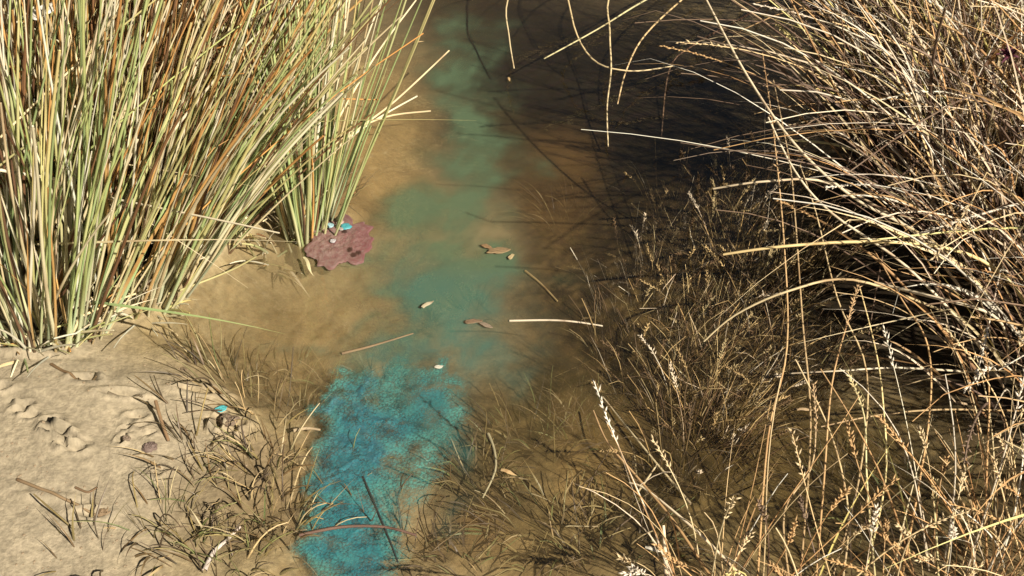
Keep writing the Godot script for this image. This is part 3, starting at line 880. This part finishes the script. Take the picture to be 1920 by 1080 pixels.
	for q in [[[Vector3(0.987, 0.000, 0.158), Vector3(0.853, 0.100, 0.150), Vector3(0.749, 0.200, 0.085), Vector3(0.597, 0.260, 0.008), Vector3(0.479, 0.260, -0.001), Vector3(0.385, 0.220, -0.033)], w, .0034], [[Vector3(1.008, 0.000, 0.274), Vector3(0.928, 0.140, 0.226), Vector3(0.860, 0.200, 0.179), Vector3(0.752, 0.250, 0.184), Vector3(0.614, 0.270, 0.196), Vector3(0.472, 0.270, 0.209), Vector3(0.372, 0.240, 0.194)], y, .0042], [[Vector3(0.860, 0.050, -0.146), Vector3(0.866, 0.100, -0.190), Vector3(0.913, 0.160, -0.248), Vector3(0.986, 0.180, -0.272), Vector3(1.042, 0.160, -0.219), Vector3(1.136, 0.050, -0.146)], y, .0032], [[Vector3(0.988, 0.000, 0.246), Vector3(0.887, 0.120, 0.218), Vector3(0.743, 0.240, 0.152), Vector3(0.609, 0.300, 0.106), Vector3(0.510, 0.360, 0.025), Vector3(0.436, 0.420, -0.117), Vector3(0.377, 0.480, -0.297)], w, .0036], [[Vector3(0.903, 0.000, 0.329), Vector3(0.808, 0.140, 0.311), Vector3(0.687, 0.240, 0.228), Vector3(0.566, 0.290, 0.140), Vector3(0.507, 0.330, 0.066), Vector3(0.476, 0.360, -0.064)], w, .0030], [[Vector3(0.956, 0.000, 0.158), Vector3(0.760, 0.150, 0.238), Vector3(0.586, 0.240, 0.264), Vector3(0.468, 0.250, 0.305), Vector3(0.383, 0.200, 0.309), Vector3(0.334, 0.140, 0.311)], s, .0028], [[Vector3(0.640, 0.200, 0.224), Vector3(0.731, 0.220, 0.290), Vector3(0.821, 0.200, 0.309), Vector3(0.863, 0.140, 0.311), Vector3(0.877, 0.050, 0.325)], w, .0034], [[Vector3(0.878, 0.020, 0.267), Vector3(0.680, 0.100, 0.336), Vector3(0.568, 0.120, 0.364), Vector3(0.482, 0.100, 0.350)], w, .0022], [[Vector3(0.901, 0.030, 0.372), Vector3(0.728, 0.080, 0.418), Vector3(0.607, 0.100, 0.452), Vector3(0.520, 0.080, 0.458)], r, .0020], [[Vector3(0.567, 0.200, -0.233), Vector3(0.671, 0.200, -0.208), Vector3(0.787, 0.180, -0.133), Vector3(0.895, 0.120, -0.089), Vector3(0.955, 0.030, 0.068)], y, .0028]]:
		blade_part(a, "blade", q[0], q[2], q[2] * 0.55, q[1])
	var v := base_of("tall_seed_grass", on_ground(Vector3(0.464, 0.000, 0.641)), "tall tawny seed stalks rising in front of the sedge", "seed grass")
	for q in [[[Vector3(0.385, 0.000, 0.709), Vector3(0.418, 0.110, 0.511), Vector3(0.461, 0.187, 0.376), Vector3(0.481, 0.253, 0.169), Vector3(0.493, 0.319, -0.073), Vector3(0.501, 0.363, -0.298)], r, 22], [[Vector3(0.453, 0.000, 0.704), Vector3(0.492, 0.110, 0.487), Vector3(0.499, 0.187, 0.308), Vector3(0.510, 0.264, 0.105), Vector3(0.516, 0.297, -0.017), Vector3(0.515, 0.341, -0.231)], r, 0], [[Vector3(0.502, 0.000, 0.709), Vector3(0.567, 0.055, 0.554), Vector3(0.601, 0.138, 0.389), Vector3(0.566, 0.198, 0.265), Vector3(0.553, 0.253, 0.090), Vector3(0.542, 0.275, -0.032)], s, 0], [[Vector3(0.552, 0.000, 0.709), Vector3(0.606, 0.066, 0.564), Vector3(0.616, 0.132, 0.447), Vector3(0.618, 0.165, 0.352), Vector3(0.607, 0.209, 0.234)], y, 0], [[Vector3(0.609, 0.000, 0.714), Vector3(0.681, 0.121, 0.497), Vector3(0.700, 0.182, 0.370), Vector3(0.672, 0.209, 0.278), Vector3(0.645, 0.231, 0.172)], r, 0], [[Vector3(0.478, 0.000, 0.704), Vector3(0.503, 0.077, 0.573), Vector3(0.531, 0.154, 0.431), Vector3(0.573, 0.198, 0.321), Vector3(0.603, 0.220, 0.248)], r, 30], [[Vector3(0.519, 0.000, 0.709), Vector3(0.536, 0.055, 0.621), Vector3(0.523, 0.110, 0.511), Vector3(0.481, 0.165, 0.404), Vector3(0.474, 0.171, 0.391)], s, 0], [[Vector3(0.743, 0.000, 0.714), Vector3(0.765, 0.077, 0.573), Vector3(0.786, 0.138, 0.465), Vector3(0.797, 0.165, 0.391), Vector3(0.800, 0.198, 0.307)], r, 34], [[Vector3(0.570, 0.000, 0.704), Vector3(0.572, 0.077, 0.573), Vector3(0.577, 0.132, 0.484), Vector3(0.561, 0.160, 0.412)], y, 26], [[Vector3(0.434, 0.000, 0.714), Vector3(0.434, 0.055, 0.621), Vector3(0.482, 0.088, 0.560), Vector3(0.497, 0.121, 0.497), Vector3(0.500, 0.154, 0.431)], r, 22], [[Vector3(0.668, 0.000, 0.714), Vector3(0.672, 0.039, 0.651), Vector3(0.676, 0.055, 0.610), Vector3(0.682, 0.072, 0.569)], y, 24]]:
		blade_part(v, "stalk", q[0], .0020, .0011, q[1], q[2], .010)
	var e := base_of("bent_stalk", on_ground(Vector3(0.311, 0.000, 0.699)), "orange and white stalks slanting across the lower water edge", "dry stalks")
	for q in [[[Vector3(0.312, 0.010, 0.717), Vector3(0.259, 0.030, 0.617), Vector3(0.205, 0.030, 0.520), Vector3(0.164, 0.030, 0.448), Vector3(0.144, 0.020, 0.362)], r, .0026], [[Vector3(0.242, 0.000, 0.714), Vector3(0.242, 0.020, 0.668), Vector3(0.241, 0.040, 0.636)], w, .0042], [[Vector3(0.365, 0.010, 0.722), Vector3(0.296, 0.040, 0.652), Vector3(0.224, 0.030, 0.555), Vector3(0.196, 0.020, 0.529)], w, .0026], [[Vector3(0.297, 0.000, 0.558), Vector3(0.234, 0.010, 0.454), Vector3(0.165, 0.000, 0.308)], s, .0024], [[Vector3(0.205, 0.000, 0.541), Vector3(0.227, 0.030, 0.526), Vector3(0.241, 0.050, 0.515)], s, .0022]]:
		blade_part(e, "stalk", q[0], q[2], q[2] * 0.6, q[1])


func weeds() -> void:
	var W := "water weeds in the shallows"
	# px, radius, n, length, lean, tints, label
	var list := [
		[Vector3(-0.546, 0.000, 0.232), .07, 33, [.05, .15], Vector3(-.25, 0, -.5), [3, 1.5, 3, .8, .6], "brown stalky weed with curled tips at the edge of the sand", false],
		[Vector3(-0.422, 0.000, 0.158), .06, 36, [.03, .09], Vector3(.1, 0, -.2), [2, 2, 2, .8, 2.5], "low green brown weed beside the blue sludge top", false],
		[Vector3(-0.461, 0.000, 0.329), .06, 33, [.05, .13], Vector3(.0, 0, -.2), [2.5, 2, 2, 3.0, .3], "weed with pale dead blades beside the wet sand", false],
		[Vector3(-0.344, 0.000, 0.173), .035, 15, [.06, .13], Vector3(.05, 0, -.3), [1, 3, 1, 1.5, 1], "thin straw weed stems above the blue sludge", false],
		[Vector3(-0.261, 0.000, 0.135), .045, 28, [.03, .08], Vector3(0, 0, -.2), [2.5, 4, .5, 1, .5], "yellow brown weed tuft with short upright blades", false],
		[Vector3(-0.191, 0.000, -0.068), .03, 26, [.03, .07], Vector3(0, 0, -.2), [2, 3, 2, .3, 1], "small brown weed tuft in the green water", true],
		[Vector3(-0.088, 0.000, -0.112), .035, 18, [.05, .12], Vector3(-.1, 0, -.3), [3, 2, 2, .5, 1], "dark forked weed in the middle of the channel", false],
		[Vector3(-0.576, 0.000, 0.382), .04, 8, [.06, .12], Vector3(-.3, 0, -.4), [2, 1, 2, .5, 0], "few leaning brown stems on the wet sand", false],
		[Vector3(-0.558, 0.000, 0.470), .05, 24, [.04, .10], Vector3(-.2, 0, -.3), [3, 1, 3, .6, .5], "dark curled weed above the rosette weed", false],
		[Vector3(-0.561, 0.000, 0.630), .06, 43, [.04, .11], Vector3(-.1, 0, 0), [2, 2, 2.5, 1.2, 3], "green rosette weed on the mud near the bottom edge", false],
		[Vector3(-0.462, 0.000, 0.552), .075, 57, [.04, .10], Vector3(0, 0, 0), [3, 2, 3, 2, 1], "tangled brown weed with bleached stems left of the sludge", false],
		[Vector3(-0.375, 0.000, 0.598), .06, 43, [.05, .13], Vector3(.15, 0, -.1), [1.5, 3, 1.5, 3, 1], "straw and green weed against the blue sludge", false],
		[Vector3(-0.421, 0.000, 0.470), .06, 43, [.05, .12], Vector3(.1, 0, -.2), [2, 3, 1.5, 3, .6], "pale criss crossed weed stems left of the blue folds", false],
		[Vector3(-0.454, 0.000, 0.694), .08, 57, [.04, .10], Vector3(0, 0, 0), [3, 1.5, 3, 1.5, 1.5], "dark weed patch at the bottom edge beside white roots", false],
		[Vector3(-0.659, 0.000, 0.683), .06, 18, [.05, .11], Vector3(0, 0, -.2), [3, 2, 2, .3, .5], "thin brown weed on the sand near the bottom corner", false],
		[Vector3(-0.388, 0.000, 0.302), .04, 21, [.04, .10], Vector3(.2, 0, -.2), [2, 2, 2, 2.0, 1], "small weed tuft touching the blue sludge", false],
		[Vector3(-0.186, 0.000, 0.620), .06, 26, [.08, .17], Vector3(-.35, 0, -.5), [4, .2, 4, 0, .6], "black sunken stems lying across the blue sludge", true],
		[Vector3(-0.265, 0.000, 0.267), .05, 22, [.03, .07], Vector3(.1, 0, -.3), [2, 3, 2, 2, 2], "small blades poking out of the blue sludge at its top", false],
		[Vector3(-0.303, 0.000, 0.457), .05, 24, [.04, .09], Vector3(.2, 0, -.3), [3, 1, 3, .8, 1], "dark blades poking through the crumpled blue folds", false],
		[Vector3(-0.241, 0.000, 0.541), .06, 30, [.05, .11], Vector3(-.2, 0, -.4), [3, .4, 4, .3, 1], "dark drowned blades in the lower blue sludge", false],
		[Vector3(-0.074, 0.000, 0.445), .07, 50, [.05, .12], Vector3(0, 0, -.2), [3, 2, 2, .5, 2], "dark olive sunken weed right of the blue sludge", true],
		[Vector3(0.048, 0.000, 0.329), .09, 70, [.05, .13], Vector3(.0, 0, -.3), [3, 2, 2, .3, 2], "olive sunken weed below the green water", true],
		[Vector3(0.157, 0.000, 0.274), .08, 70, [.05, .13], Vector3(.1, 0, -.3), [3, 1, 3, .3, 1], "dark sunken weed before the sedge", true],
		[Vector3(0.044, 0.000, 0.564), .10, 80, [.05, .13], Vector3(-.2, 0, -.2), [3, 3, 1.5, .4, 1], "sunken brown weed in the lower middle water", true],
		[Vector3(0.164, 0.000, 0.630), .10, 80, [.05, .14], Vector3(.3, 0, -.3), [3, 3, 1.5, .4, 1], "long brown weed streaming near the bottom edge", true],
		[Vector3(-0.076, 0.000, 0.673), .08, 60, [.04, .10], Vector3(0, 0, -.1), [3, 2, 2, .4, 1], "short brown weed at the bottom edge beside the sludge", true],
		[Vector3(0.219, 0.000, 0.482), .07, 36, [.05, .12], Vector3(-.1, 0, -.3), [3, 1, 3, .3, .6], "dark weed in the shaded water before the bent stalks", false],
		[Vector3(0.583, 0.000, 0.482), .10, 50, [.05, .13], Vector3(0, 0, -.2), [2, 2, 2, .4, 2], "olive weed in the brown pool at the right", true],
		[Vector3(0.717, 0.000, 0.457), .08, 28, [.06, .15], Vector3(-.2, 0, -.2), [1, 2, 1, .4, 4], "green broad leaved weed in the shaded pool corner", false],
		[Vector3(-0.405, 0.000, -0.370), .05, 20, [.05, .12], Vector3(.6, 0, -.1), [3, 2, 1, .2, 0], "sunken stems beside the upright green rush clump", true],
		[Vector3(0.122, 0.000, -0.455), .06, 26, [.06, .15], Vector3(-.3, 0, -.4), [2, 3, 1, .1, 0], "drowned brown fronds at the edge of the dark channel", true],
	]
	for q in list:
		grass("water_weed", q[0], q[6], W, {"r": q[1], "n": int(q[2] * 1.1), "len": q[3], "lean": q[4], "fan": .9, "droop": .8, "thick": .0036, "sets": weed_sets, "shares": q[5], "parts": 26, "round": .35, "jit": .55, "segs": 6, "mat": M.wet, "category": "water weed", "ceil": -0.012 if q[7] else 9.0})


func bits() -> void:
	var pale := Color(.55, .46, .33)
	leaf_bit("leaf_blade", "broken green leaf blade lying below the purple scum", "leaf", Vector3(-0.413, 0.000, -0.054), .066, .007, -1.0, Color(.60, .57, .38), .012)
	leaf_bit("floating_leaf", "curled tan leaf floating in the green water, largest of its cluster", "leaf", Vector3(-0.028, 0.000, -0.121), .046, .022, 0.2, Color(.27, .19, .11))
	leaf_bit("floating_leaf", "small pale leaf at the right end of the tan leaf cluster", "leaf", Vector3(-0.002, 0.000, -0.100), .022, .010, 1.1, Color(.48, .38, .22))
	leaf_bit("floating_leaf", "small brown leaf at the left end of the tan leaf cluster", "leaf", Vector3(-0.053, 0.000, -0.135), .026, .013, -.5, Color(.28, .18, .10))
	leaf_bit("floating_leaf", "pale leaf scrap floating above the twig in the dye", "leaf", Vector3(-0.165, 0.000, 0.054), .030, .010, .9, Color(.48, .40, .28))
	leaf_bit("floating_leaf", "brown wrinkled leaf in the turquoise water, left of its pair", "leaf", Vector3(-0.075, 0.000, 0.101), .034, .012, .1, Color(.22, .15, .10))
	leaf_bit("floating_leaf", "grey brown leaf in the turquoise water, right of its pair", "leaf", Vector3(-0.050, 0.000, 0.112), .028, .010, -.5, Color(.28, .22, .17))
	leaf_bit("foam_speck", "white foam speck on the turquoise water above the sludge", "foam", Vector3(-0.136, 0.000, 0.227), .016, .009, 0, Color(.70, .68, .60), .002)
	leaf_bit("floating_leaf", "straw sliver floating near the top of the stream", "leaf", Vector3(-0.242, 0.000, -0.999), .026, .006, .5, Color(.45, .36, .22), .002)
	leaf_bit("floating_leaf", "lone straw sliver drifting at the dark channel edge", "leaf", Vector3(-0.007, 0.000, -0.809), .020, .006, -1.2, Color(.40, .30, .16), .002)
	leaf_bit("blue_scrap", "tiny turquoise scrap lying on the wet sand", "scrap", Vector3(-0.518, 0.000, 0.353), .022, .016, .4, Color(.10, .46, .52), .003)
	leaf_bit("pale_scrap", "white papery scrap caught high in the left rushes", "scrap", Vector3(-0.801, 0.600, -0.013), .06, .035, 1.3, Color(.74, .72, .68), .58)
	leaf_bit("floating_leaf", "pale chip floating right of the blue sludge", "leaf", Vector3(-0.005, 0.000, 0.491), .030, .008, -.3, Color(.50, .38, .22), .002)
	leaf_bit("floating_leaf", "pale chip floating in the brown pool", "leaf", Vector3(0.526, 0.000, 0.342), .030, .007, .1, Color(.42, .33, .22), .002)
	leaf_bit("floating_leaf", "white chip at the bottom edge before the bent stalks", "leaf", Vector3(0.226, 0.000, 0.654), .026, .008, -.2, Color(.62, .56, .46), .002)
	stick("grass_stalk", "straight white stalk lying on the water before the sedge", "dry stalk", [Vector3(-0.005, 0.000, 0.094), Vector3(0.073, 0.000, 0.092), Vector3(0.124, 0.000, 0.097), Vector3(0.176, 0.000, 0.109)], .0024, .0016, Color(.62, .56, .46))
	stick("twig", "knotty brown twig lying between the weeds and the turquoise water", "twig", [Vector3(-0.322, 0.000, 0.188), Vector3(-0.274, 0.000, 0.170), Vector3(-0.234, 0.000, 0.152), Vector3(-0.190, 0.000, 0.131)], .0032, .0016, Color(.22, .145, .085))
	stick("grass_stalk", "curved pale stalk floating right of the blue sludge", "dry stalk", [Vector3(-0.042, 0.000, 0.395), Vector3(-0.031, 0.000, 0.433), Vector3(-0.029, 0.000, 0.482), Vector3(-0.049, 0.000, 0.541)], .0030, .0014, Color(.42, .35, .21))
	stick("grass_stalk", "faint diagonal stalk under the green water", "dry stalk", [Vector3(0.027, 0.000, -0.059), Vector3(0.059, 0.000, -0.017), Vector3(0.090, 0.000, 0.036)], .003, .002, Color(.26, .20, .10))
	stick("grass_stalk", "pale dash of stalk lying against the blue sludge", "dry stalk", [Vector3(-0.386, 0.000, 0.388), Vector3(-0.363, 0.000, 0.382), Vector3(-0.339, 0.000, 0.386)], .004, .002, Color(.42, .33, .22))
	stick("twig", "dark straight twig lying on the sand below the spit clump", "twig", [Vector3(-0.838, 0.000, 0.266), Vector3(-0.810, 0.000, 0.285), Vector3(-0.780, 0.000, 0.304)], .0032, .0022, Color(.14, .10, .06))
	stick("twig", "dark twig in line with two others, nearest the brown weed", "twig", [Vector3(-0.720, 0.000, 0.333), Vector3(-0.691, 0.000, 0.333), Vector3(-0.655, 0.000, 0.344)], .0030, .0016, Color(.15, .11, .07))
	stick("twig", "middle one of three dark twigs lying across the sand", "twig", [Vector3(-0.779, 0.000, 0.307), Vector3(-0.763, 0.000, 0.296), Vector3(-0.749, 0.000, 0.295)], .0036, .0020, Color(.16, .12, .07))
	stick("twig", "long thin brown twig on the sand at the lower left", "twig", [Vector3(-0.814, 0.000, 0.545), Vector3(-0.749, 0.000, 0.573), Vector3(-0.671, 0.000, 0.604)], .0030, .0022, Color(.22, .16, .10))
	stick("twig", "crooked dark twig above the end of the long thin twig", "twig", [Vector3(-0.717, 0.000, 0.556), Vector3(-0.695, 0.000, 0.562), Vector3(-0.684, 0.000, 0.550)], .0022, .0014, Color(.15, .10, .06))
	stick("twig", "upright slanting brown stem stuck in the sand", "twig", [Vector3(-0.620, 0.030, 0.379), Vector3(-0.607, 0.015, 0.409), Vector3(-0.589, 0.000, 0.445)], .0034, .003, Color(.22, .15, .09))
	stick("fallen_reed", "single straw rush stem lying over the shallows beside the leaning clump", "fallen reed", [Vector3(-0.738, 0.000, 0.068), Vector3(-0.667, 0.010, 0.020), Vector3(-0.570, 0.020, -0.035), Vector3(-0.513, 0.050, -0.044)], .0030, .0016, Color(.40, .34, .16))
	stick("root", "white forked root at the bottom edge among the dark weed", "root", [Vector3(-0.483, 0.000, 0.699), Vector3(-0.477, 0.000, 0.662), Vector3(-0.458, 0.000, 0.625), Vector3(-0.444, 0.000, 0.603)], .0045, .002, Color(.62, .52, .46))
	stick("twig", "black sunken twig crossing the lower blue sludge", "twig", [Vector3(-0.254, 0.000, 0.494), Vector3(-0.225, 0.000, 0.564), Vector3(-0.198, 0.000, 0.630), Vector3(-0.182, 0.000, 0.673)], .0022, .0014, Color(.03, .04, .045))
	stick("twig", "thin red brown twig across the foot of the blue sludge", "twig", [Vector3(-0.346, 0.000, 0.620), Vector3(-0.279, 0.000, 0.603), Vector3(-0.209, 0.000, 0.603), Vector3(-0.156, 0.000, 0.620)], .003, .002, Color(.16, .09, .07))
	# stones
	var k := 0
	for q in [[Vector3(-0.616, 0.000, 0.462), .011, Color(.15, .11, .10), "dark pebble on the sand beside the small prints"], [Vector3(-0.659, 0.000, 0.447), .006, Color(.17, .13, .10), "small brown pebble left of the dark pebble"], [Vector3(-0.603, 0.000, 0.508), .006, Color(.24, .19, .14), "lowest small pebble under the dark pebble"], [Vector3(-0.608, 0.000, 0.246), .005, Color(.16, .12, .08), "lone tiny pebble on the smooth sand before the weeds"], [Vector3(-0.659, 0.000, 0.600), .010, Color(.22, .16, .10), "rounded clod at the end of the long twig"], [Vector3(-0.500, 0.000, 0.382), .014, Color(.16, .12, .09), "dark wet clod beside the turquoise scrap"]]:
		var b := raft(Vector2(q[1] * 1.25, q[1]), 70 + k, q[1] * 0.9, q[1] * 0.15, func(_x, _z, _y): return q[2], .003, 10)
		var o := put("pebble" if q[3].contains("pebble") else "mud_clod", b, M.dry, self)
		o.position = on_ground(q[0])
		tag(o, q[3], "pebble" if q[3].contains("pebble") else "clod")
		k += 1
	# crumbs of grit on the mud
	var crumb := raft(Vector2(.0022, .0018), 99, .0016, .0003, func(_x, _z, _y): return Color(.26, .20, .14), .001, 4)
	var mm := MultiMesh.new()
	mm.transform_format = MultiMesh.TRANSFORM_3D
	mm.mesh = crumb.mesh()
	var where := []
	while where.size() < 420:
		var gx := rr(-1.1, -0.42)
		var gz := rr(0.0, 0.72)
		if gx < edge_at(shore_left, gz) - 0.02 and noise.get_noise_2d(gx * 200.0, gz * 200.0) > -0.1:
			where.append(Transform3D(Basis(Vector3.UP, rr(0, TAU)).scaled(Vector3.ONE * rr(.35, 1.3)), Vector3(gx, height(gx, gz), gz)))
	mm.instance_count = where.size()
	for q in where.size():
		mm.set_instance_transform(q, where[q])
	var grit := MultiMeshInstance3D.new()
	grit.name = "grit"
	grit.multimesh = mm
	grit.material_override = M.dry
	add_child(grit)
	tag(grit, "brown grit crumbs strewn over the pale mud", "grit", "", "stuff")
	# the dark maroon flower head at the right edge
	var at := on_ground(Vector3(1.127, 0.000, -0.213))
	var root := base_of("dried_flower", at, "dark maroon dried flower head among the straw at the right edge", "flower")
	var top := Vector3(0.834, 0.560, 0.060) - at
	var st := Buf.new()
	st.tube(smooth_line([Vector3.ZERO, top * 0.5 + Vector3(.03, 0, .02), top]), .003, .0016, 5, tints(Color(.2, .14, .06), Color(.3, .2, .1), Color(.2, .08, .08), 11, .1))
	put("stem", st, M.dry, root)
	for j in 26:
		var pb := Buf.new()
		var d := Vector3(rr(-1, 1), rr(-.5, 1), rr(-1, 1)).normalized()
		var l := rr(.014, .028)
		pb.ribbon(curve(Vector3.ZERO, d * 3.0, l, Vector3(0, -.3, 0), 4), .009, d.cross(Vector3.UP).normalized(), tints(Color(.06, .02, .035), Color(.10, .03, .05), Color(.22, .08, .12), 5, .3), .25, .6)
		var o2 := put("petal", pb, M.dry, root)
		o2.position = top


func surroundings() -> void:
	# rough grass on both banks beyond the picture
	var tuft := Buf.new()
	for k in 46:
		var set_ := pick(dry_sets, [3, 2, 2, 2, 2])
		tuft.ribbon(curve(Vector3(rr(-.1, .1), 0, rr(-.1, .1)), Vector3(rr(-.6, .6), 0, rr(-.6, .6)), rr(.3, .75), Vector3(rr(-.5, .5), -.4, rr(-.5, .5)), 5), .006, Vector3(rr(-1, 1), 0, rr(-1, 1)).normalized(), tints(set_[0], set_[1], set_[2], 6, .2))
	var places := []
	while places.size() < 1500:
		var x := rr(-9, 9)
		var z := rr(-9, 5)
		var out_of_view := absf(x) > 1.5 + maxf(0.0, -z) * 0.25 or z < -1.9
		if not out_of_view or (x > edge_at(shore_left, z) - 0.1 and x < edge_at(shore_right, z) + 0.1) or (absf(x) < 3.0 and z > 0.9):
			continue
		places.append(Transform3D(Basis(Vector3.UP, rr(0, TAU)).scaled(Vector3.ONE * rr(.6, 1.2)), Vector3(x, height(x, z), z)))
	var mm := MultiMesh.new()
	mm.transform_format = MultiMesh.TRANSFORM_3D
	mm.mesh = tuft.mesh()
	mm.instance_count = places.size()
	for k in places.size():
		mm.set_instance_transform(k, places[k])
	var o := MultiMeshInstance3D.new()
	o.name = "bank_grass"
	o.multimesh = mm
	o.material_override = M.dry
	add_child(o)
	tag(o, "rough straw grass covering both banks further off", "grass", "", "stuff")
